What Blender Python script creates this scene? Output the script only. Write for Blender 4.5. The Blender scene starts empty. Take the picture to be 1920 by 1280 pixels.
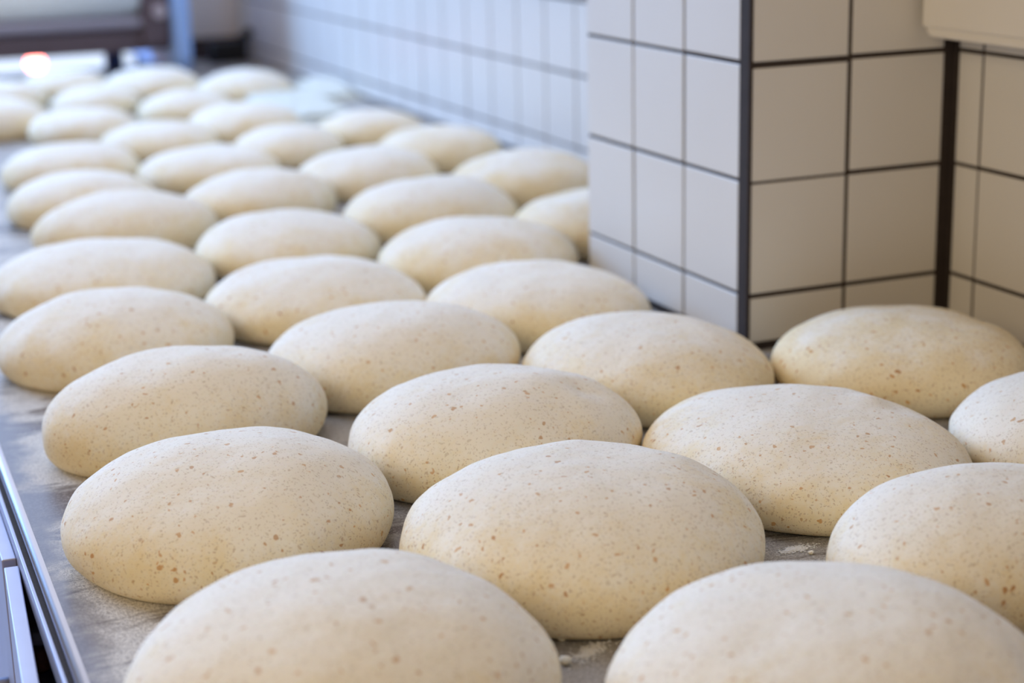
import bpy, bmesh, math, random
from mathutils import Vector, Matrix, noise

# ------------------------------------------------------------------ camera, light, exposure
SC = 2 / 3            # all layout numbers below are in tile units (tile pitch 0.15); the tiles are 10 cm
OZ = 0.9 + SC * 0.37128   # puts the table top at 0.90 m
ZT = -0.37128
def W(x, y, z): return Vector((SC * x, SC * y, SC * z + OZ))

scene = bpy.context.scene
cam_d = bpy.data.cameras.new('camera'); cam = bpy.data.objects.new('camera', cam_d)
scene.collection.objects.link(cam); scene.camera = cam
cam.location = W(-1.145115, -1.929903, 0.253864)
cam.rotation_euler = (1.3047, 0.022984, -0.404922)
cam_d.sensor_width = 36; cam_d.lens = 3313.73 / 1920 * 36
cam_d.clip_start = 0.05
cam_d.dof.use_dof = True
cam_d.dof.focus_distance = SC * 1.68
cam_d.dof.aperture_fstop = (cam_d.lens / 1000) / (SC * 0.0195)
cam_d.dof.aperture_blades = 0

wd = bpy.data.worlds.new('world'); scene.world = wd; wd.use_nodes = True
bg = wd.node_tree.nodes['Background']
bg.inputs[0].default_value = (1.0, 0.71, 0.46, 1); bg.inputs[1].default_value = 0.175

def area(name, loc, target, sx, sy, col, watt):
    d = bpy.data.lights.new(name, 'AREA'); d.shape = 'RECTANGLE'; d.size = sx; d.size_y = sy
    d.color = col; d.energy = watt
    o = bpy.data.objects.new(name, d); scene.collection.objects.link(o)
    o.location = loc
    o.rotation_euler = (Vector(target) - Vector(loc)).to_track_quat('-Z', 'Y').to_euler()
    return o
area('window_daylight_high', (-2.0, 3.4, 2.5), (0.0, 1.0, 1.0), 2.4, 1.5, (0.31, 0.565, 1.0), 162)
area('window_daylight_back', (-0.9, 3.2, 1.9), (-0.5, 0.8, 1.0), 1.8, 1.1, (0.32, 0.54, 1.0), 18)
area('overhead_cool_fill', (-0.5, 1.3, 3.0), (-0.4, 1.0, 0.9), 2.0, 2.6, (0.92, 0.92, 1.0), 24)  # added overhead cool fill that brightens the dough tops, no seen source
area('warm_fill_front_left', (-1.9, -1.2, 2.0), (0.0, 0.0, 1.0), 1.2, 0.9, (1.0, 0.78, 0.47), 14)  # unseen warm fill from the camera side, added for wall and dough fronts
scene.view_settings.view_transform = 'Standard'; scene.view_settings.look = 'None'
scene.view_settings.exposure = 0.0; scene.view_settings.gamma = 1.0; scene.view_settings.use_curve_mapping = False
# ------------------------------------------------------------------ helpers
COL = scene.collection
random.seed(7)
def tag(o, label=None, cat=None, group=None, kind=None):
    if label: o['label'] = label
    if cat: o['category'] = cat
    if group: o['group'] = group
    if kind: o['kind'] = kind
    return o
def link(name, me, mats, parent=None, loc=None):
    for m in (mats if isinstance(mats, (list, tuple)) else [mats]): me.materials.append(m)
    o = bpy.data.objects.new(name, me); COL.objects.link(o)
    if loc is not None: o.location = loc
    if parent: o.parent = parent
    return o
def from_bm(name, bm, mats, parent=None, loc=(0, 0, 0), smooth=False, bevel=0, seg=2):
    """bm in metres, relative to loc"""
    me = bpy.data.meshes.new(name)
    bmesh.ops.recalc_face_normals(bm, faces=bm.faces[:])
    if smooth:
        for f in bm.faces: f.smooth = True
    bm.to_mesh(me); bm.free()
    o = link(name, me, mats, parent, loc)
    if bevel:
        b = o.modifiers.new('bevel', 'BEVEL'); b.width = bevel; b.segments = seg; b.limit_method = 'ANGLE'; b.angle_limit = math.radians(40)
        for p in me.polygons: p.use_smooth = True
        wn = o.modifiers.new('wn', 'WEIGHTED_NORMAL'); wn.keep_sharp = True
    return o
def empty(name, loc, rz=0):
    o = bpy.data.objects.new(name, None); COL.objects.link(o); o.location = loc; o.rotation_euler = (0, 0, rz); o.empty_display_size = .05
    return o
def bx(bm, x0, x1, y0, y1, z0, z1, mi=0):
    v = [bm.verts.new(c) for c in ((x0,y0,z0),(x1,y0,z0),(x1,y1,z0),(x0,y1,z0),(x0,y0,z1),(x1,y0,z1),(x1,y1,z1),(x0,y1,z1))]
    for q in ((0,3,2,1),(4,5,6,7),(0,1,5,4),(1,2,6,5),(2,3,7,6),(3,0,4,7)):
        f = bm.faces.new([v[i] for i in q]); f.material_index = mi
def wbx(bm, x0, x1, y0, y1, z0, z1, base, mi=0):
    """box given in tile units, made relative to base (metres)"""
    a = W(x0, y0, z0) - base; b = W(x1, y1, z1) - base
    bx(bm, a.x, b.x, a.y, b.y, a.z, b.z, mi)
def cyl(bm, p0, p1, r0, r1=None, n=24, cap=True, mi=0):
    p0, p1 = Vector(p0), Vector(p1); r1 = r0 if r1 is None else r1
    d = (p1 - p0).normalized(); u = d.orthogonal().normalized(); w = d.cross(u)
    A = []; B = []
    for i in range(n):
        t = 2 * math.pi * i / n; k = u * math.cos(t) + w * math.sin(t)
        A.append(bm.verts.new(p0 + k * r0)); B.append(bm.verts.new(p1 + k * r1))
    for i in range(n):
        f = bm.faces.new((A[i], A[(i+1) % n], B[(i+1) % n], B[i])); f.smooth = True; f.material_index = mi
    if cap:
        for q in (A[::-1], B):
            f = bm.faces.new(q); f.material_index = mi
def lathe(bm, prof, n=32, mi=0):
    rings = []
    for r, z in prof:
        rings.append([bm.verts.new((r * math.cos(2*math.pi*i/n), r * math.sin(2*math.pi*i/n), z)) for i in range(n)])
    for a, b in zip(rings, rings[1:]):
        for i in range(n):
            f = bm.faces.new((a[i], a[(i+1) % n], b[(i+1) % n], b[i])); f.smooth = True; f.material_index = mi
    f = bm.faces.new(rings[0][::-1]); f.material_index = mi
    f = bm.faces.new(rings[-1]); f.material_index = mi

# ------------------------------------------------------------------ materials
class NT:
    def __init__(s, name):
        s.m = bpy.data.materials.new(name); s.m.use_nodes = True; s.t = s.m.node_tree
        s.b = s.t.nodes['Principled BSDF']; s.out = s.t.nodes['Material Output']
    def n(s, typ, **kw):
        o = s.t.nodes.new(typ)
        for k, v in kw.items(): setattr(o, k, v)
        return o
    def l(s, a, b): s.t.links.new(a, b)
    def val(s, sock, v):
        if hasattr(v, 'is_linked') or hasattr(v, 'links'): s.l(v, sock)
        else: sock.default_value = v
    def math(s, op, a, b=0.0, c=0.0, clamp=False):
        o = s.n('ShaderNodeMath', operation=op, use_clamp=clamp)
        s.val(o.inputs[0], a); s.val(o.inputs[1], b); s.val(o.inputs[2], c); return o.outputs[0]
    def mix(s, f, a, b):
        o = s.n('ShaderNodeMix', data_type='RGBA')
        s.val(o.inputs['Factor'], f); s.val(o.inputs[6], a); s.val(o.inputs[7], b); return o.outputs[2]
    def smooth(s, x, lo, hi):
        o = s.n('ShaderNodeMapRange', interpolation_type='SMOOTHSTEP')
        s.val(o.inputs[0], x); o.inputs[1].default_value = lo; o.inputs[2].default_value = hi; return o.outputs[0]
    def noise(s, vec, scale, detail=2, rough=.5, dist=0):
        o = s.n('ShaderNodeTexNoise'); s.l(vec, o.inputs['Vector'])
        o.inputs['Scale'].default_value = scale; o.inputs['Detail'].default_value = detail
        o.inputs['Roughness'].default_value = rough; o.inputs['Distortion'].default_value = dist
        return o.outputs[0]
    def bump(s, h, strength, dist, prev=None):
        o = s.n('ShaderNodeBump'); s.l(h, o.inputs['Height']); o.inputs['Strength'].default_value = strength; o.inputs['Distance'].default_value = dist
        if prev is not None: s.l(prev, o.inputs['Normal'])
        return o.outputs[0]
def rgba(c): return (c[0], c[1], c[2], 1)
def srgb(r, g, b):
    f = lambda v: ((v/255)/12.92 if v/255 <= .04045 else ((v/255+.055)/1.055)**2.4)
    return (f(r), f(g), f(b), 1)
def plain(name, col, rough=.5, metal=0.0, mottling=.06, scale=30, bump=0.0, trans=0.0, emit=None):
    t = NT(name); tc = t.n('ShaderNodeTexCoord')
    nz = t.noise(tc.outputs['Object'], scale, 3)
    dk = tuple(c * (1 - mottling * 2) for c in col[:3]); lt = tuple(min(1, c * (1 + mottling)) for c in col[:3])
    t.l(t.mix(nz, rgba(dk), rgba(lt)), t.b.inputs['Base Color'])
    t.b.inputs['Roughness'].default_value = rough; t.b.inputs['Metallic'].default_value = metal
    t.b.inputs['Transmission Weight'].default_value = trans
    if bump: t.l(t.bump(t.noise(tc.outputs['Object'], scale * 4, 3), bump, .002), t.b.inputs['Normal'])
    if emit:
        t.b.inputs['Emission Color'].default_value = emit[0]; t.b.inputs['Emission Strength'].default_value = emit[1]
    return t.m

def dough_material():
    t = NT('dough'); tc = t.n('ShaderNodeTexCoord'); oi = t.n('ShaderNodeObjectInfo')
    off = t.n('ShaderNodeVectorMath', operation='SCALE'); cmb = t.n('ShaderNodeCombineXYZ')
    t.l(oi.outputs['Random'], cmb.inputs[0]); t.l(t.math('MULTIPLY', oi.outputs['Random'], 7.3), cmb.inputs[1])
    t.l(cmb.outputs[0], off.inputs[0]); off.inputs['Scale'].default_value = 3.0
    add = t.n('ShaderNodeVectorMath', operation='ADD'); t.l(tc.outputs['Object'], add.inputs[0]); t.l(off.outputs[0], add.inputs[1])
    P = add.outputs[0]
    wn = t.n('ShaderNodeTexNoise'); t.l(P, wn.inputs['Vector']); wn.inputs['Scale'].default_value = 160; wn.inputs['Detail'].default_value = 2
    wv = t.n('ShaderNodeVectorMath', operation='MULTIPLY_ADD'); t.l(wn.outputs[1], wv.inputs[0]); wv.inputs[1].default_value = (.007, .007, .007); t.l(P, wv.inputs[2])
    Q = wv.outputs[0]
    def flecks(scale, r, sel, seed):
        a = t.n('ShaderNodeVectorMath', operation='ADD'); t.l(Q, a.inputs[0]); a.inputs[1].default_value = (seed, seed * 2, seed * 3)
        v = t.n('ShaderNodeTexVoronoi'); t.l(a.outputs[0], v.inputs['Vector']); v.inputs['Scale'].default_value = scale
        sp = t.n('ShaderNodeSeparateColor'); t.l(v.outputs['Color'], sp.inputs[0])
        rad = t.math('MULTIPLY', t.math('ADD', sp.outputs[1], .35), r)
        m = t.math('SUBTRACT', rad, v.outputs['Distance'])
        m = t.smooth(m, -.03, .07)
        on = t.math('LESS_THAN', sp.outputs[0], sel)
        return t.math('MULTIPLY', m, on), sp.outputs[2]
    big, bc = flecks(150, .21, .46, 1.7)
    mid, mc = flecks(320, .25, .46, 4.1)
    fin, fc = flecks(620, .34, .75, 9.3)
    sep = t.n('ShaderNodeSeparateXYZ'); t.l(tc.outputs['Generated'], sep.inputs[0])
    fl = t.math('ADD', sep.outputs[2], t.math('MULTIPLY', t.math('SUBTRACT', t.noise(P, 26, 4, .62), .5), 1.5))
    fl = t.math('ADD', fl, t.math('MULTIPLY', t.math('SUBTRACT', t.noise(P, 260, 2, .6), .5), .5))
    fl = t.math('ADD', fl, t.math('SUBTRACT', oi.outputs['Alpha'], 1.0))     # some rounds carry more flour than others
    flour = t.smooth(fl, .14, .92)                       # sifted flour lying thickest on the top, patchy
    base = t.mix(t.noise(P, 14, 3), srgb(247, 234, 199), srgb(241, 222, 182))
    c = t.mix(t.math('MULTIPLY', fin, .42), base, srgb(176, 146, 104))
    c = t.mix(t.math('MULTIPLY', mid, .60), c, t.mix(mc, srgb(178, 132, 80), srgb(206, 162, 104)))
    c = t.mix(t.math('MULTIPLY', big, .80), c, t.mix(bc, srgb(184, 120, 46), srgb(220, 164, 86)))
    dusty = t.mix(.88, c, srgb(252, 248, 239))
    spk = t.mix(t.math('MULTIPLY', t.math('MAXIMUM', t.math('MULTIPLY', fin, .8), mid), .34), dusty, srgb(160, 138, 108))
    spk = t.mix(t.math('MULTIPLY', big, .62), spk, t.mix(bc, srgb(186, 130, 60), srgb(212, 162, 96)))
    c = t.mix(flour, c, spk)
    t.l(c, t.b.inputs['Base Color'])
    t.b.inputs['Roughness'].default_value = .75; t.b.inputs['Specular IOR Level'].default_value = .25
    t.b.inputs['Subsurface Weight'].default_value = .12
    t.b.inputs['Subsurface Radius'].default_value = (1.0, .6, .32); t.b.inputs['Subsurface Scale'].default_value = .006
    nb = t.bump(t.noise(P, 70, 3, .55), .35, .0022)
    nb = t.bump(t.noise(P, 420, 2, .6), .30, .0006, nb)
    t.l(nb, t.b.inputs['Normal'])
    return t.m

def table_material():
    t = NT('floured_steel'); tc = t.n('ShaderNodeTexCoord'); P = tc.outputs['Object']
    sep = t.n('ShaderNodeSeparateXYZ'); t.l(P, sep.inputs[0])
    wob = t.n('ShaderNodeTexNoise'); t.l(P, wob.inputs['Vector']); wob.inputs['Scale'].default_value = 7; wob.inputs['Detail'].default_value = 2
    wv = t.n('ShaderNodeVectorMath', operation='MULTIPLY_ADD'); t.l(wob.outputs[1], wv.inputs[0]); wv.inputs[1].default_value = (.09, .09, 0); t.l(P, wv.inputs[2])
    def streak(ang, sx, sy, det):
        mp = t.n('ShaderNodeMapping'); t.l(wv.outputs[0], mp.inputs[0]); mp.inputs['Rotation'].default_value = (0, 0, math.radians(ang)); mp.inputs['Scale'].default_value = (sx, sy, 5)
        return t.noise(mp.outputs[0], 1.0, det, .62)
    st, st2 = streak(-24, 9, 60, 5), streak(-62, 14, 80, 5)
    big = t.noise(P, 11, 3, .55)
    grain = t.noise(P, 1200, 2, .8); grain2 = t.noise(P, 480, 3, .75)
    wobx = t.math('ADD', t.math('SUBTRACT', sep.outputs[0], t.math('MULTIPLY', sep.outputs[1], .026)), t.math('MULTIPLY', t.math('SUBTRACT', t.noise(P, 24, 3, .6), .5), .07))
    edge = t.smooth(wobx, -.632, -.600)                   # bare steel along the front lip
    s = t.math('ADD', t.math('MULTIPLY', st, .5), t.math('MULTIPLY', st2, .5))
    s = t.math('ADD', s, t.math('MULTIPLY', t.math('SUBTRACT', big, .5), .8))
    dense = t.math('MULTIPLY', t.smooth(s, .37, .51), edge)
    left = t.smooth(wobx, -.50, -.585)
    dense = t.math('MULTIPLY', dense, t.math('ADD', t.math('MULTIPLY', left, .45), .55))
    g = t.smooth(t.math('ADD', t.math('MULTIPLY', grain, .5), t.math('MULTIPLY', grain2, .5)), .42, .56)
    thin = t.math('MULTIPLY', t.smooth(grain2, .50, .64), .40)
    m = t.math('MULTIPLY', dense, t.math('ADD', t.math('MULTIPLY', g, .66), .32))
    m = t.math('MAXIMUM', m, t.math('MULTIPLY', thin, t.math('ADD', t.math('MULTIPLY', edge, .8), .2)))
    steel = t.n('ShaderNodeBsdfPrincipled'); steel.inputs['Metallic'].default_value = 1
    br = t.n('ShaderNodeMapping'); t.l(P, br.inputs[0]); br.inputs['Scale'].default_value = (900, 12, 4)
    brn = t.noise(br.outputs[0], 1.0, 3)
    t.l(t.mix(brn, srgb(112, 106, 108), srgb(128, 122, 124)), steel.inputs['Base Color'])
    t.l(t.math('ADD', t.math('MULTIPLY', brn, .12), .34), steel.inputs['Roughness'])
    t.b.inputs['Base Color'].default_value = srgb(246, 243, 238); t.b.inputs['Roughness'].default_value = .9
    t.l(t.bump(t.math('ADD', m, t.math('MULTIPLY', g, .3)), .5, .0008), t.b.inputs['Normal'])
    mx = t.n('ShaderNodeMixShader'); t.l(m, mx.inputs[0]); t.l(steel.outputs[0], mx.inputs[1]); t.l(t.b.outputs[0], mx.inputs[2])
    t.l(mx.outputs[0], t.out.inputs[0])
    return t.m
def tile_material():
    t = NT('white_tile'); tc = t.n('ShaderNodeTexCoord'); P = tc.outputs['Object']
    nz = t.noise(P, 5, 2)
    c = t.mix(nz, srgb(222, 219, 216), srgb(230, 228, 226))
    v = t.n('ShaderNodeTexVoronoi'); t.l(P, v.inputs['Vector']); v.inputs['Scale'].default_value = 14
    sp = t.n('ShaderNodeSeparateColor'); t.l(v.outputs['Color'], sp.inputs[0])
    dot = t.math('MULTIPLY', t.smooth(t.math('SUBTRACT', .022, v.outputs['Distance']), 0, .02), t.math('LESS_THAN', sp.outputs[0], .12))
    c = t.mix(t.math('MULTIPLY', dot, .5), c, srgb(120, 100, 84))
    t.l(c, t.b.inputs['Base Color']); t.b.inputs['Roughness'].default_value = .32; t.b.inputs['Specular IOR Level'].default_value = .4
    t.l(t.bump(t.noise(P, 22, 2), .08, .002), t.b.inputs['Normal'])
    return t.m
M_dough = dough_material(); M_table = table_material(); M_tile = tile_material()
M_grout = plain('dark_grout', srgb(62, 52, 48), .9, mottling=.15, scale=120, bump=.4)
M_seal = plain('dark_sealant', srgb(54, 44, 41), .85, mottling=.2, scale=60, bump=.2)
M_steel = plain('brushed_steel', srgb(190, 190, 206), .58, 1.0, .05, 40)
M_edge = plain('polished_steel', srgb(186, 190, 204), .40, 1.0, .03, 40)
M_dark = plain('dark_steel', srgb(104, 90, 98), .5, .3, .1, 30)
M_cabin = plain('cabinet_interior', srgb(70, 58, 52), .7, 0, .1, 20)
M_box = plain('white_enamel', srgb(240, 236, 230), .4, 0, .02, 12)
M_floor = plain('floor_screed', srgb(196, 198, 214), .5, 0, .05, 6, .1)
M_beige = plain('beige_plaster', srgb(248, 234, 220), .8, 0, .05, 8, .2)
M_paint = plain('pale_paint', srgb(214, 212, 206), .8, 0, .03, 8, .1)

# ------------------------------------------------------------------ setting
def struct(name, bm, mats, base=(0, 0, 0), **kw):
    return tag(from_bm(name, bm, mats, None, base, **kw), kind='structure')
def tiles(bm, plane, at, out, us, vs, depth=.0022, jitter=.0006, G=.0054, shift=None):
    """bevelled tiles on a wall plane: plane 'x' (faces -x) or 'y' (faces -y); us, vs joint centres in tile units"""
    rnd = random.Random(len(us) * 31 + len(vs))
    for i, (u0, u1) in enumerate(zip(us, us[1:])):
        for j, (v0, v1) in enumerate(zip(vs, vs[1:])):
            ju, jv = rnd.uniform(-jitter, jitter), rnd.uniform(-jitter, jitter)
            if shift: jv += shift(i, j)
            a0, a1 = u0 + G/2 + ju, u1 - G/2 + ju; b0, b1 = v0 + G/2 + jv, v1 - G/2 + jv
            e = .0009; h = depth + rnd.uniform(-.0002, .0002)
            def P(u, v, d):
                return W(at - d * out, u, v) if plane == 'x' else W(u, at - d * out, v)
            o = [bm.verts.new(P(*q, -.002)) for q in ((a0,b0),(a1,b0),(a1,b1),(a0,b1))]
            m = [bm.verts.new(P(*q, h - .0005)) for q in ((a0,b0),(a1,b0),(a1,b1),(a0,b1))]
            n = [bm.verts.new(P(*q, h)) for q in ((a0+e,b0+e),(a1-e,b0+e),(a1-e,b1-e),(a0+e,b1-e))]
            bm.faces.new(n).material_index = 1
            for k in range(4):
                bm.faces.new((o[k], o[(k+1)%4], m[(k+1)%4], m[k])).material_index = 1
                bm.faces.new((m[k], m[(k+1)%4], n[(k+1)%4], n[k])).material_index = 1
T = .15
TOP = 2.1
rows = [ZT + .006] + [-.30 + T * k for k in range(0, 17)]
XC, XD = .31, .38926
D = .0022
# pillar: face A (x=0, looks to -x) and face B (y=0, looks to -y)
bm = bmesh.new()
wbx(bm, D, XC, D, .474, ZT - .02, TOP, W(0,0,0) * 0)
tiles(bm, 'x', D, 1, [.0235, .1724, .3224, .4765], rows)
tiles(bm, 'y', D, 1, [.0005, .1482, .2965], rows, G=.0066, shift=lambda i, j: (-.0012 if j == 3 else -.0026 if j == 2 else 0) if i == 0 else 0)
struct('wall_pillar', bm, [M_grout, M_tile])
bm = bmesh.new()
wbx(bm, XC + D, XC + .25, -2.6, .0, ZT - .02, TOP, W(0,0,0) * 0)
tiles(bm, 'x', XC + D, 1, [-2.4603 + T * k for k in range(17)] + [-.0085], rows)
struct('wall_front', bm, [M_grout, M_tile])
rowsD = [ZT + .004] + [-.32172 + T * k for k in range(0, 17)]
bm = bmesh.new()
wbx(bm, XD + D, XD + .25, .474, 4.05, ZT - .02, TOP, W(0,0,0) * 0)
tiles(bm, 'x', XD + D, 1, [.48] + [.59643 + T * k for k in range(23)] + [3.985], rowsD)
struct('wall_right', bm, [M_grout, M_tile])
bm = bmesh.new()
wbx(bm, -.0015, .004, -.0015, .0245, ZT + .001, TOP, Vector((0,0,0)))
struct('trim_1', bm, M_seal, bevel=.0012)
bm = bmesh.new()
wbx(bm, .2955, XC + .001, -.0012, .004, ZT + .001, TOP, Vector((0,0,0)))
wbx(bm, XC - .0012, XC + .004, -.0095, .003, ZT + .001, TOP, Vector((0,0,0)))
struct('trim_2', bm, M_seal)
bm = bmesh.new()
wbx(bm, .0, XC, -.0035, .003, ZT, ZT + .007, Vector((0,0,0)))
wbx(bm, -.0035, .003, -.0035, .47, ZT, ZT + .007, Vector((0,0,0)))
struct('baseboard_pillar', bm, M_seal)
bm = bmesh.new()
wbx(bm, XD - .003, XD + .003, .474, 4.0, ZT, ZT + .005, Vector((0,0,0)))
struct('baseboard_right', bm, M_grout)
bm = bmesh.new()
wbx(bm, XD - .012, XD + .004, .48, 3.98, -.012, .012, Vector((0,0,0)))
struct('trim_3', bm, M_seal, bevel=.002)
bm = bmesh.new(); wbx(bm, XD - .014, XD + .004, 3.945, 3.985, ZT + .001, TOP, Vector((0,0,0)))
struct('trim_4', bm, M_paint, bevel=.002)
# back wall (beige) and its dark skirting above the table
bm = bmesh.new(); wbx(bm, .20, XD + .3, 4.02, 4.25, -1.35, TOP, Vector((0,0,0)))
struct('wall_back', bm, M_beige)
bm = bmesh.new(); wbx(bm, .20, XD, 3.98, 4.02, ZT - .02, ZT + .07, Vector((0,0,0)))
struct('baseboard_back', bm, plain('dark_skirting', srgb(66, 50, 46), .6), bevel=.002)
YW = 5.0
bm = bmesh.new()
for x in (-2.1, -1.0, .115, .215): wbx(bm, x, x + (.045 if x < .1 else .05), YW - .03, YW + .03, -1.35, TOP, Vector((0,0,0)))
wbx(bm, .215, .7, YW - .03, YW + .03, -1.35, TOP, Vector((0,0,0)))
for z in (-1.35, TOP - .06): wbx(bm, -2.1, .24, YW - .031, YW + .031, z, z + .06, Vector((0,0,0)))
wf = struct('window_1', bm, plain('window_frame_blue_grey', srgb(120, 134, 170), .5), bevel=.003)
bm = bmesh.new(); wbx(bm, -2.08, .22, YW + .0, YW + .008, -1.30, TOP - .03, Vector((0,0,0)))
pane = from_bm('window_pane', bm, plain('bright_frosted_pane', (.85, .9, 1, 1), .3, emit=((.70, .84, 1.0, 1), .90)), wf)
bm = bmesh.new(); wbx(bm, -6, 1.5, -4, 6.5, -1.37, -1.35, Vector((0,0,0)))
struct('floor', bm, M_floor)

# ------------------------------------------------------------------ worktop and base cabinet
bt = W(-.3, .5, ZT)
wt = empty('worktop', bt); tag(wt, 'long floured stainless steel worktop carrying all the dough rounds', 'worktop')
bm = bmesh.new()
XE = lambda y: -.9485 + .026 * y          # front edge line, slightly out of square with the wall
def top_poly(z):
    return [(XE(-2.2)+.0005,-2.2,z),(XE(3.97)+.0005,3.97,z),(XD-.004,3.97,z),(XD-.004,.48,z),(-.006,.48,z),(-.006,-.006,z),(XC-.004,-.006,z),(XC-.004,-2.2,z)]
va = [bm.verts.new(W(*p)) for p in top_poly(ZT)]; vb = [bm.verts.new(W(*p)) for p in top_poly(ZT - .014)]
bm.faces.new(va); bm.faces.new(vb[::-1])
for i in range(len(va)): bm.faces.new((va[i], vb[i], vb[(i+1) % len(va)], va[(i+1) % len(va)]))
o = from_bm('top_sheet', bm, M_table, None); o.parent = wt; o.matrix_parent_inverse = Matrix.Translation(-bt)
bm = bmesh.new()        # rolled lip, follows the front edge
pts = [(XE(-2.2),-2.2),(XE(1),1.0),(XE(3.97),3.97)]
prof = [(.004, 0), (.0005, 0), (-.002, -.0008), (-.004, -.0025), (-.005, -.005), (-.005, -.0145), (.004, -.0145)]
rings = [[bm.verts.new(W(x + dx, y, ZT + dz + .0006)) for dx, dz in prof] for x, y in pts]
for a, b in zip(rings, rings[1:]):
    for i in range(len(prof) - 1): bm.faces.new((a[i], a[i+1], b[i+1], b[i])).smooth = True
for q in (rings[0], rings[-1][::-1]): bm.faces.new(q)
o = from_bm('front_lip', bm, M_edge, None, smooth=True); o.parent = wt; o.matrix_parent_inverse = Matrix.Translation(-bt)

bm = bmesh.new()  # added dark strip in the sealant colour, paints the shade line under the lip
q = [bm.verts.new(W(XE(y) + dx, y, z)) for y in (-2.19, 3.96) for dx, z in ((-.0048, -.3858), (-.0092, -.3858), (-.0092, -.3868), (-.0048, -.3868))]
for f in ((0,1,2,3), (7,6,5,4), (0,4,5,1), (1,5,6,2), (2,6,7,3), (3,7,4,0)): bm.faces.new([q[k] for k in f])
o = from_bm('lip_shade_strip', bm, M_seal, None); o.parent = wt; o.matrix_parent_inverse = Matrix.Translation(-bt)

bc = W(-.6, .5, -1.35)
cab = empty('base_cabinet', bc); tag(cab, 'steel base cabinet under the worktop with its door ajar', 'cabinet')
def part(name, bm, m, parent, base, **kw):
    o = from_bm(name, bm, m, None, **kw); o.parent = parent; o.matrix_parent_inverse = Matrix.Translation(-Vector(base)); return o
Z0 = Vector((0, 0, 0))
bm = bmesh.new()
wbx(bm, -.30, -.28, -2.1, 3.9, -1.25, -.389, Z0)         # back
wbx(bm, -.935, -.30, -2.1, 3.9, -1.25, -1.22, Z0)            # bottom
for y in (-2.1, -.72, -.08, .6, 1.4, 2.2, 3.0, 3.88): wbx(bm, -.935, -.30, y, y + .02, -1.22, -.389, Z0)
part('carcass', bm, M_cabin, cab, bc)
bm = bmesh.new(); wbx(bm, -.960, -.32, -.69, -.085, -.574, -.564, Z0); part('shelf', bm, M_steel, cab, bc)
bm = bmesh.new()
q = [bm.verts.new(W(XE(y) + dx, y, z)) for y in (-2.1, 3.9) for dx, z in ((.010, -.387), (-.0125, -.387), (-.0125, -.412), (.010, -.412))]
for f in ((0,1,2,3), (7,6,5,4), (0,4,5,1), (1,5,6,2), (2,6,7,3), (3,7,4,0)): bm.faces.new([q[k] for k in f])
part('rail', bm, M_steel, cab, bc, bevel=.0006)
bm = bmesh.new(); wbx(bm, -.90, -.34, -2.1, 3.9, -1.35, -1.25, Z0); part('plinth', bm, M_dark, cab, bc)
def door(y1, y0, ang):
    """hinged at its far edge y1, swings out by ang"""
    L = (y1 - y0) * SC
    me = bmesh.new(); bx(me, -.0095, 0, -L, 0, -.52, 0)
    o = from_bm('door', me, M_steel, None, bevel=.001)
    o.parent = cab; o.matrix_parent_inverse = Matrix.Translation(-bc); o.location = W(XE(y1) - .0128, y1, -.402); o.rotation_euler = (0, 0, ang)
    hm = bmesh.new(); cyl(hm, (-.040, -L + .05, -.10), (-.040, -L + .05, -.24), .005); cyl(hm, (-.040, -L+.05, -.11), (-.009, -L+.05, -.11), .004); cyl(hm, (-.040, -L+.05, -.23), (-.009, -L+.05, -.23), .004)
    from_bm('handle', hm, M_edge, o)
    return o
door(-.25, -.80, math.radians(-4.6))
flush = math.atan(-.026)
door(.55, -.23, flush); door(1.40, .57, flush); door(-.82, -1.5, flush)

# jar on the shelf behind the open door
def jar(loc):
    j = empty('spice_bottle', loc); tag(j, 'tiny glass bottle with a white cap and orange contents behind the open cabinet door', 'bottle')
    r = .0062
    bm = bmesh.new(); lathe(bm, [(r*.9, 0), (r, .001), (r, .018), (r*.8, .0205), (r*.72, .022)], 24)
    from_bm('glass_body', bm, plain('bottle_glass', (.93, .93, .9, 1), .05, 0, .01, 20, trans=.9), j)
    bm = bmesh.new(); lathe(bm, [(r*.8, .001), (r*.86, .002), (r*.86, .015), (r*.6, .0165)], 20)
    from_bm('contents', bm, plain('orange_contents', srgb(226, 120, 50), .4, 0, .25, 300), j)
    bm = bmesh.new(); lathe(bm, [(r*.95, .0215), (r*1.05, .022), (r*1.05, .0305), (r*.95, .0315)], 24)
    from_bm('cap', bm, plain('white_cap', srgb(236, 238, 250), .4), j)
    return j
jar(W(-.945, -.148, -.5635))

# ------------------------------------------------------------------ white box on the wall
bb = W(.28, -.35, .018)
wb = empty('wall_cabinet', bb); tag(wb, 'white enamelled box with a rounded lower corner fixed high on the tiled wall', 'wall box')
def rounded_plate(bm, x0, x1, y0, y1, z0, z1, r, n=8):
    """box whose outline in y-z has its lower far corner (y1,z0) rounded"""
    pts = [(y0, z0)]
    for i in range(n + 1):
        a = -math.pi/2 + (math.pi/2) * i / n
        pts.append((y1 - r + r * math.cos(a), z0 + r + r * math.sin(a)))
    pts += [(y1, z1), (y0, z1)]
    A = [bm.verts.new(W(x0, *p)) for p in pts]; B = [bm.verts.new(W(x1, *p)) for p in pts]
    bm.faces.new(A[::-1]); bm.faces.new(B)
    for i in range(len(A)): bm.faces.new((A[i], A[(i+1)%len(A)], B[(i+1)%len(A)], B[i]))
bm = bmesh.new(); rounded_plate(bm, .2525, XC, -.75, -.012, .020, .45, .016); part('housing', bm, M_box, wb, bb, bevel=.003, seg=3)
bm = bmesh.new(); rounded_plate(bm, .2485, .2535, -.75, -.0125, .034, .45, .003, 4); part('cover', bm, M_box, wb, bb, bevel=.0008)

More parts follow.
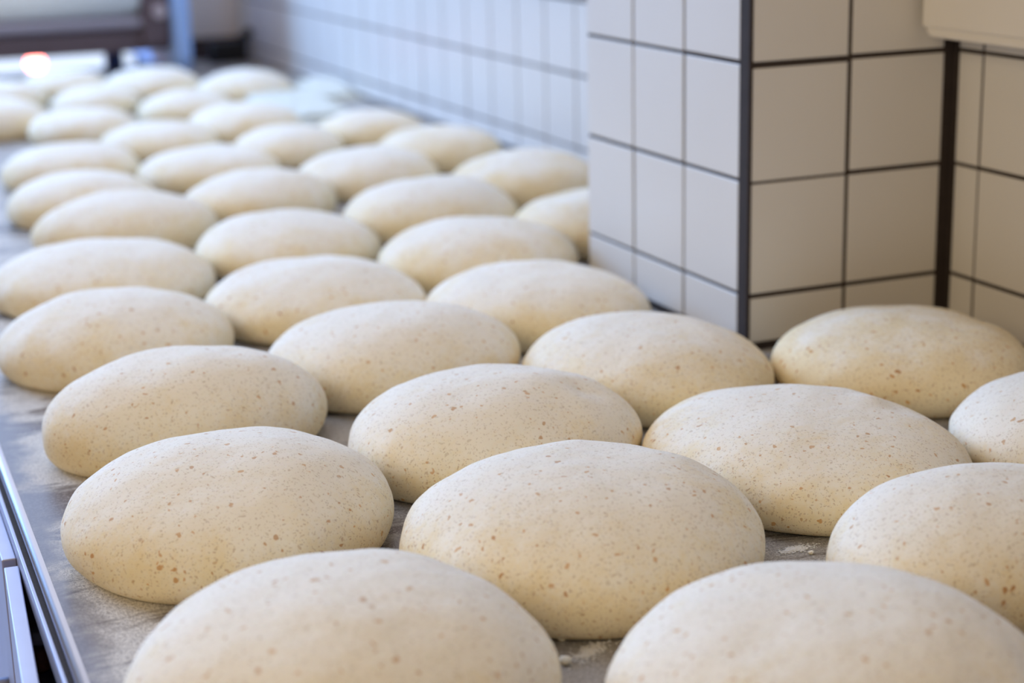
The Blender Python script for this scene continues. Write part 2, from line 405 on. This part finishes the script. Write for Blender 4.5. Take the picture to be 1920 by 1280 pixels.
# ------------------------------------------------------------------ dough rounds
PROF = []
for k in range(13):
    a = k / 12 * math.pi / 2; PROF.append((.88 + .12 * math.sin(a), .28 * (1 - math.cos(a))))
def dough(key, x, y, ax, ay, h, near, label, feats=(), flour=0):
    seg, nu = (128, 44) if near else (64, 22)
    prof = list(PROF if near else PROF[::2])
    for k in range(1, nu):
        a = k / nu * math.pi / 2; prof.append((math.cos(a) ** .92, .28 + .72 * math.sin(a)))
    ax, ay, h = ax * SC, ay * SC, h * SC
    seed = hash_key(key); sv = Vector((seed * 1.37, seed * 2.11, seed * .73))
    rs = random.Random(seed)
    tilt = rs.uniform(0, 6.28)
    bm = bmesh.new(); rings = []
    def disp(p, q):
        d = noise.noise(p * 14 + sv) * .0035 + noise.noise(p * 34 + sv) * .0012 + noise.noise(p * 90 + sv) * .00035
        z = q * .0
        for (fx, fy, fr, fd) in feats:      # dents and folds: position (fraction of radius), radius, depth
            dx, dy = p.x / ax - fx, p.y / ay - fy
            z += -fd * math.exp(-(dx*dx + dy*dy) / (fr*fr))
        return d + z
    for r, z in prof:
        ring = []
        for i in range(seg):
            t = 2 * math.pi * i / seg
            p = Vector((ax * r * math.cos(t), ay * r * math.sin(t), h * z))
            n = Vector((math.cos(t) * max(.12, r) , math.sin(t) * max(.12, r), max(0, z - .2) * 1.3)).normalized()
            lob = 1 + .018 * math.sin(2 * t + tilt) + .010 * math.sin(3 * t + tilt * 2)
            p2 = Vector((p.x * lob, p.y * lob, p.z))
            k = min(1, z / .10)
            p2 += n * disp(p, r) * (.35 + .65 * k)
            if z < 1e-6: p2.z = 0
            p2.z = max(p2.z, 0)
            ring.append(bm.verts.new(p2))
        rings.append(ring)
    for a, b in zip(rings, rings[1:]):
        for i in range(seg): bm.faces.new((a[i], a[(i+1)%seg], b[(i+1)%seg], b[i]))
    tp = Vector((0, 0, h)); tp.z += disp(tp, 0)
    c = bm.verts.new(tp)
    for i in range(seg): bm.faces.new((rings[-1][i], rings[-1][(i+1)%seg], c))
    bm.faces.new(rings[0][::-1])
    o = from_bm('dough_round', bm, M_dough, None, W(x, y, ZT) + Vector((0, 0, .0003)), smooth=True)
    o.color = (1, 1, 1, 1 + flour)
    tag(o, label, 'dough', 'dough rounds proving on the worktop')
    return o
def hash_key(k): return int(k[1:]) * 3 + 5
DOUGH = [  # key, centre x, y, half width, half depth, height, fine mesh, label, dents
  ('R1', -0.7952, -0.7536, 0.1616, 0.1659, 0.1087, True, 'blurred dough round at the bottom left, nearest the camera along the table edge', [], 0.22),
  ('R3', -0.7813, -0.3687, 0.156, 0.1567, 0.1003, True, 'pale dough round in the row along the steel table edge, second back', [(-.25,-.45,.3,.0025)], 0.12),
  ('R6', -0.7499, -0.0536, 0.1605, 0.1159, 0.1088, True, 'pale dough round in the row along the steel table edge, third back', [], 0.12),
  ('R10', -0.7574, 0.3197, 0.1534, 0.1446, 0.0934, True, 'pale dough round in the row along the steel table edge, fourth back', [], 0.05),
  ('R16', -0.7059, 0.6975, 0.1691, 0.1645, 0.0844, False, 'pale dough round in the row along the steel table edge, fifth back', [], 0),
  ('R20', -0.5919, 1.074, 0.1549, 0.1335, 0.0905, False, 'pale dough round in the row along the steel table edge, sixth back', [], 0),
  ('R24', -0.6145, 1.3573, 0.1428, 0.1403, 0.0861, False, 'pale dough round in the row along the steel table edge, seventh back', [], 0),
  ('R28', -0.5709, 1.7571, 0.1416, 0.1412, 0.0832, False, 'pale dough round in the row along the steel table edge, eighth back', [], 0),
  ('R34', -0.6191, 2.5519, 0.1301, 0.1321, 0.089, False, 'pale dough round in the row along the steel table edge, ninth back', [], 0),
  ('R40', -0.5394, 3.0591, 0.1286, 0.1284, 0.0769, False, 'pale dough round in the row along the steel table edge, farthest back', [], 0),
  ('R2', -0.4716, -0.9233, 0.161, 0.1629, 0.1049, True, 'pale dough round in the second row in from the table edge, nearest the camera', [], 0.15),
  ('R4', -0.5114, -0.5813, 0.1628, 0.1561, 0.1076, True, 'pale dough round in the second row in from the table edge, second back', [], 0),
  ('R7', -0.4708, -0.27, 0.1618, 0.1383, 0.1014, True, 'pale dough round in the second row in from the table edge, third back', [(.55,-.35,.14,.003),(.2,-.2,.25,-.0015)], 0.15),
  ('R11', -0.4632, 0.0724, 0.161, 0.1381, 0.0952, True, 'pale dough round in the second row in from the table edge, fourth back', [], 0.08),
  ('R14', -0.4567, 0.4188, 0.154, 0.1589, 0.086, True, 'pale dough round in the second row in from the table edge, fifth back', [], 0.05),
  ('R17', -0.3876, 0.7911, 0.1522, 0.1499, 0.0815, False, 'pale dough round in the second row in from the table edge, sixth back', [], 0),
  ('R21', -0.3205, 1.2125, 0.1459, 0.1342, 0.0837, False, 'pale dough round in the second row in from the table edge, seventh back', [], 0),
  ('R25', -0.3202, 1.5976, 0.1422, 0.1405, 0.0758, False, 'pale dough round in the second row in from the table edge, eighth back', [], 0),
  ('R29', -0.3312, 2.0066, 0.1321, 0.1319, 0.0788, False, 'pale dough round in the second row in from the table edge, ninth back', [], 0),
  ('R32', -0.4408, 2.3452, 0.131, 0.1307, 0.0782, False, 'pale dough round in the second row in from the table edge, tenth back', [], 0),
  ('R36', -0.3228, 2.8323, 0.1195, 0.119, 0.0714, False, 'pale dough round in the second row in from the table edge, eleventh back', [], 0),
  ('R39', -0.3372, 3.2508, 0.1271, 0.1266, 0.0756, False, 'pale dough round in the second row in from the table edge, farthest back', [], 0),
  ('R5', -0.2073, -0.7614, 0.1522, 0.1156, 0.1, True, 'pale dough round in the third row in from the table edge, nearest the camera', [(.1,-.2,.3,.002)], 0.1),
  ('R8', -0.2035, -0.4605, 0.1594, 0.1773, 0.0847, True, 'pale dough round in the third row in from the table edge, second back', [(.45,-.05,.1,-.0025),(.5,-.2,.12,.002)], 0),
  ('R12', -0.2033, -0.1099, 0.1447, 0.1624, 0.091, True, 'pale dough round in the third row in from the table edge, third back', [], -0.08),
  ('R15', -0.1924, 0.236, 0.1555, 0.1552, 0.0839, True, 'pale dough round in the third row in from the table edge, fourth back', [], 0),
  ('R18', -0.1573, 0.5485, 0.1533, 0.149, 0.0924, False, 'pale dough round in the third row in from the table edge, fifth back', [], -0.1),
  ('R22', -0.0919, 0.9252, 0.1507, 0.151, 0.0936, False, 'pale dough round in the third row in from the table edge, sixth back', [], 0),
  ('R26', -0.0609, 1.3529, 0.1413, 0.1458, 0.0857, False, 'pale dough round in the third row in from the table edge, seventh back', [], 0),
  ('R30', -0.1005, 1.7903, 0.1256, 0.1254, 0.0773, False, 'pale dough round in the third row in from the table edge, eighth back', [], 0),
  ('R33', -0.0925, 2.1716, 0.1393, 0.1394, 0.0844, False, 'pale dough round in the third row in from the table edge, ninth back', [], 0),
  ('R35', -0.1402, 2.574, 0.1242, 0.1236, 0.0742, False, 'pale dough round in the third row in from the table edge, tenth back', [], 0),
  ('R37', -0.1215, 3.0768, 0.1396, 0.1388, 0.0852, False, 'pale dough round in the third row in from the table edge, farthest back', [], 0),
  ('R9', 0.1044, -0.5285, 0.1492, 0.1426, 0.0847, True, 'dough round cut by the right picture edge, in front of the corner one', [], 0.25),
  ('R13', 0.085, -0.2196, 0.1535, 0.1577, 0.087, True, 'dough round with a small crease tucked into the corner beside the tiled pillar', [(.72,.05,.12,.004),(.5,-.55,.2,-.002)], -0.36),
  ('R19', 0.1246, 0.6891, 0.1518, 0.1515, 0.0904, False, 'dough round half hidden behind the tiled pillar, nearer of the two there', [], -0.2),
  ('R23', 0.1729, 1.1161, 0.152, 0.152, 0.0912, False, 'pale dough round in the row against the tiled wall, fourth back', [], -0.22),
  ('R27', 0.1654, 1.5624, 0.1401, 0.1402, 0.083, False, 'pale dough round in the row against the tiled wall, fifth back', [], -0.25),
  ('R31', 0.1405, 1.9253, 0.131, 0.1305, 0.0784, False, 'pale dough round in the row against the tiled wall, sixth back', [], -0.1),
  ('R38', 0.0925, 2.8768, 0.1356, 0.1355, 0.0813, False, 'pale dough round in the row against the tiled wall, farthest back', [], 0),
]
for d in DOUGH: dough(*d)

# ------------------------------------------------------------------ crumbs of flour and dough on the steel
def crumb(x, y, r, label):
    bm = bmesh.new(); bmesh.ops.create_icosphere(bm, subdivisions=2, radius=r)
    for v in bm.verts:
        v.co *= 1 + .45 * noise.noise(v.co * 400 + Vector((x * 9, y * 7, 0)))
        v.co.z = max(v.co.z * .75 + r * .62, 0)
    tag(from_bm('dough_crumb', bm, M_dough, None, W(x, y, ZT), smooth=True), label, 'crumb', 'dough crumbs on the steel')

# ------------------------------------------------------------------ folded plastic by the wall
M_plas = plain('pale_green_plastic', srgb(230, 234, 226), .6, 0, .005, 20)
def folded(name, cx, cy, rz, lx, ly, h, label):
    """loosely bundled sheet: a low mound with a gentle front slope, and one flap folded over it"""
    base = W(cx, cy, ZT); e = empty(name, base, rz); tag(e, label, 'plastic sheet', 'folded plastic sheets by the wall')
    for k, nm in enumerate(('bundle', 'flap')):
        bm = bmesh.new(); nx, ny = 28, 22; g = {}
        fx, fy = (lx, ly) if k == 0 else (lx * .72, ly * .8)
        for s in (0, 1):
            for i in range(nx + 1):
                for j in range(ny + 1):
                    u, v = 2 * i / nx - 1, 2 * j / ny - 1
                    prof = (1 - abs(u) ** 5) * min(1, (v + 1) / 1.7) ** .8 * (1 - max(0, v) ** 6)
                    top = h * max(0, prof) + .0022 * noise.noise(Vector((u * 2.2, v * 2.2, cx * 9)))
                    x, y = u * lx / 2, v * ly / 2
                    if k == 1:
                        uu, vv = u * .72, v * .8
                        prof = (1 - abs(uu) ** 5) * min(1, (vv + 1) / 1.7) ** .8 * (1 - max(0, vv) ** 6)
                        top = h * max(0, prof) + .0022 * noise.noise(Vector((uu * 2.2, vv * 2.2, cx * 9))) + .0035 + .0018 * noise.noise(Vector((u * 3, v * 4, 5)))
                        x, y = uu * lx / 2, vv * ly / 2
                        z = top + (.0022 if s else .0)
                    else: z = max(.0012, top) if s else .0004
                    g[s, i, j] = bm.verts.new((x, y, z))
        for i in range(nx):
            for j in range(ny):
                bm.faces.new((g[1,i,j], g[1,i+1,j], g[1,i+1,j+1], g[1,i,j+1])); bm.faces.new((g[0,i,j], g[0,i,j+1], g[0,i+1,j+1], g[0,i+1,j]))
        for i in range(nx):
            for j in (0, ny): bm.faces.new((g[0,i,j], g[0,i+1,j], g[1,i+1,j], g[1,i,j]))
        for j in range(ny):
            for i in (0, nx): bm.faces.new((g[0,i,j], g[0,i,j+1], g[1,i,j+1], g[1,i,j]))
        from_bm(nm, bm, M_plas, e, smooth=True)
folded('plastic_sheet', .135, 2.50, math.radians(4), .17, .24, .030, 'pale green folded plastic sheet bundle lying on the worktop between dough rounds')
folded('plastic_sheet', .305, 2.80, math.radians(2), .10, .17, .028, 'smaller pale plastic sheet bundle farther back against the tiled wall')

# ------------------------------------------------------------------ dough machine at the far end
bm_ = W(-.35, 3.7, ZT)
mc = empty('dough_moulder', bm_); tag(mc, 'blurred steel dough moulding machine with a pale roller at the far end of the worktop', 'machine')
yM = 3.62
bm = bmesh.new(); cyl(bm, W(-.95, yM + .02, -.103), W(-.04, yM + .02, -.103), SC * .085, n=40)
part('roller', bm, plain('pale_roller', srgb(246, 249, 246), .5, 0, .03, 6), mc, bm_)
bm = bmesh.new()
pr = [(-.05, -.185), (-.05, -.212), (-.02, -.225), (.30, -.225), (.30, -.02), (.14, -.02), (.14, -.185)]
A = [bm.verts.new(W(-.95, yM + a, b)) for a, b in pr]; B = [bm.verts.new(W(.0, yM + a, b)) for a, b in pr]
bm.faces.new(A[::-1]); bm.faces.new(B)
for i in range(len(A)): bm.faces.new((A[i], A[(i+1)%len(A)], B[(i+1)%len(A)], B[i]))
part('scraper_tray', bm, plain('grey_steel', srgb(170, 166, 182), .5, .3, .05, 10), mc, bm_, bevel=.003)
bm = bmesh.new(); wbx(bm, -.95, .06, yM - .035, yM + .30, -.291, -.225, Z0)
part('underframe', bm, M_dark, mc, bm_, bevel=.003)
bm = bmesh.new(); wbx(bm, -.038, .05, yM - .06, yM + .30, -.27, .12, Z0)
ck = part('cheek_plate', bm, M_dark, mc, bm_, bevel=.004)
bm = bmesh.new(); cyl(bm, W(.018, yM - .075, -.170), W(.018, yM - .055, -.170), SC * .021, SC * .025, n=20)
o = from_bm('bolt', bm, plain('bolt_steel', srgb(190, 180, 190), .6, .2), None); o.parent = ck
bm = bmesh.new()
def side_frame(bm, x0, x1):
    pts = []
    y0, y1, z0, z1, r = yM - .10, yM + .72, ZT + .004, .2, .07
    pts = [(y1, z1), (y0, z1)]
    for i in range(9):
        a = math.pi + math.pi / 2 * i / 8
        pts.append((y0 + r + r * math.cos(a), z0 + r + r * math.sin(a)))
    pts += [(y1, z0)]
    A = [bm.verts.new(W(x0, *p)) for p in pts]; B = [bm.verts.new(W(x1, *p)) for p in pts]
    bm.faces.new(A); bm.faces.new(B[::-1])
    for i in range(len(A)): bm.faces.new((A[i], B[i], B[(i+1)%len(A)], A[(i+1)%len(A)]))
side_frame(bm, .051, .106)
part('side_frame', bm, plain('pale_blue_enamel', srgb(160, 196, 255), .5, 0, .02, 10), mc, bm_, bevel=.012, seg=4)
M_foot = plain('blue_enamel', srgb(70, 96, 160), .4)
for x in (-.90, -.08):
    bm = bmesh.new(); cyl(bm, W(x, yM + .22, ZT + .003), W(x, yM + .22, -.297), SC * .03, n=20); part('foot', bm, M_foot, mc, bm_)
bm = bmesh.new(); bmesh.ops.create_icosphere(bm, subdivisions=3, radius=SC * .030, matrix=Matrix.Translation(W(-.270, 4.25, -.373)))
part('indicator_lamp', bm, plain('red_lamp', (1, .25, .18, 1), .3, emit=((1, .22, .18, 1), 14)), mc, bm_, smooth=True)['label'] = 'glowing red indicator lamp'
bm = bmesh.new(); cyl(bm, W(-.265, 4.25, -.300), W(-.265, 4.25, -.345), SC * .008, n=16); part('lamp_socket', bm, M_dark, mc, bm_)

# black tool lying at the end of the worktop
bq = W(.31, 3.86, ZT)
tl = empty('hand_brush', bq, math.radians(12)); tag(tl, 'black hand brush lying at the far end of the worktop by the beige wall', 'brush')
bm = bmesh.new(); bx(bm, -.05, .035, -.02, .02, .024, .046); from_bm('brush_head', bm, plain('black_plastic', srgb(24, 24, 26), .5), tl, bevel=.006, seg=3)
bm = bmesh.new(); bx(bm, -.048, .033, -.017, .017, 0, .024); from_bm('bristles', bm, plain('black_bristle', srgb(30, 28, 28), .9, bump=.6), tl)
bm = bmesh.new(); cyl(bm, (.02, 0, .04), (.05, 0, .066), .012, .010); from_bm('handle', bm, plain('black_handle', srgb(20, 20, 22), .45), tl)
crumb(-0.5896, -0.7016, .0026, 'small pale dough crumb at the foot of the bottom left round, farther back')
crumb(-0.605, -0.7422, .0034, 'larger dough crumb tucked low against the bottom left round')
crumb(-0.3038, -0.6316, .0018, 'tiny white crumb on the bare steel between three dough rounds')
M_flour = plain('loose_flour', srgb(248, 246, 242), .95, 0, .04, 200, .6)
def flour_pile(x, y, rx, ry, rz, label):
    bm = bmesh.new(); rr = random.Random(int(abs(x) * 1000))
    for k in range(420):                                  # loose grains and specks of flour, thickest in the middle
        g = min(1.6, abs(rr.gauss(0, .6))); a = rr.uniform(0, 6.283)
        u, v = g * math.cos(a) * rx, g * math.sin(a) * ry
        s = rr.uniform(.00025, .0007) * (1.7 - g * .6)
        px, py = u * math.cos(rz) - v * math.sin(rz), u * math.sin(rz) + v * math.cos(rz)
        bmesh.ops.create_icosphere(bm, subdivisions=1, radius=s, matrix=Matrix.Translation((px, py, s * .45)) @ Matrix.Diagonal((1.5, 1.2, .55, 1)))
    tag(from_bm('loose_flour', bm, M_flour, None, W(x, y, ZT), smooth=True), label, 'flour', None, 'stuff')
flour_pile(-0.5782, -0.731, .016, .007, .5, 'white smear of loose flour on the steel between the two front dough rounds')
flour_pile(-0.3105, -0.6166, .014, .005, .1, 'thin dusting of flour on the steel between three dough rounds on the right')
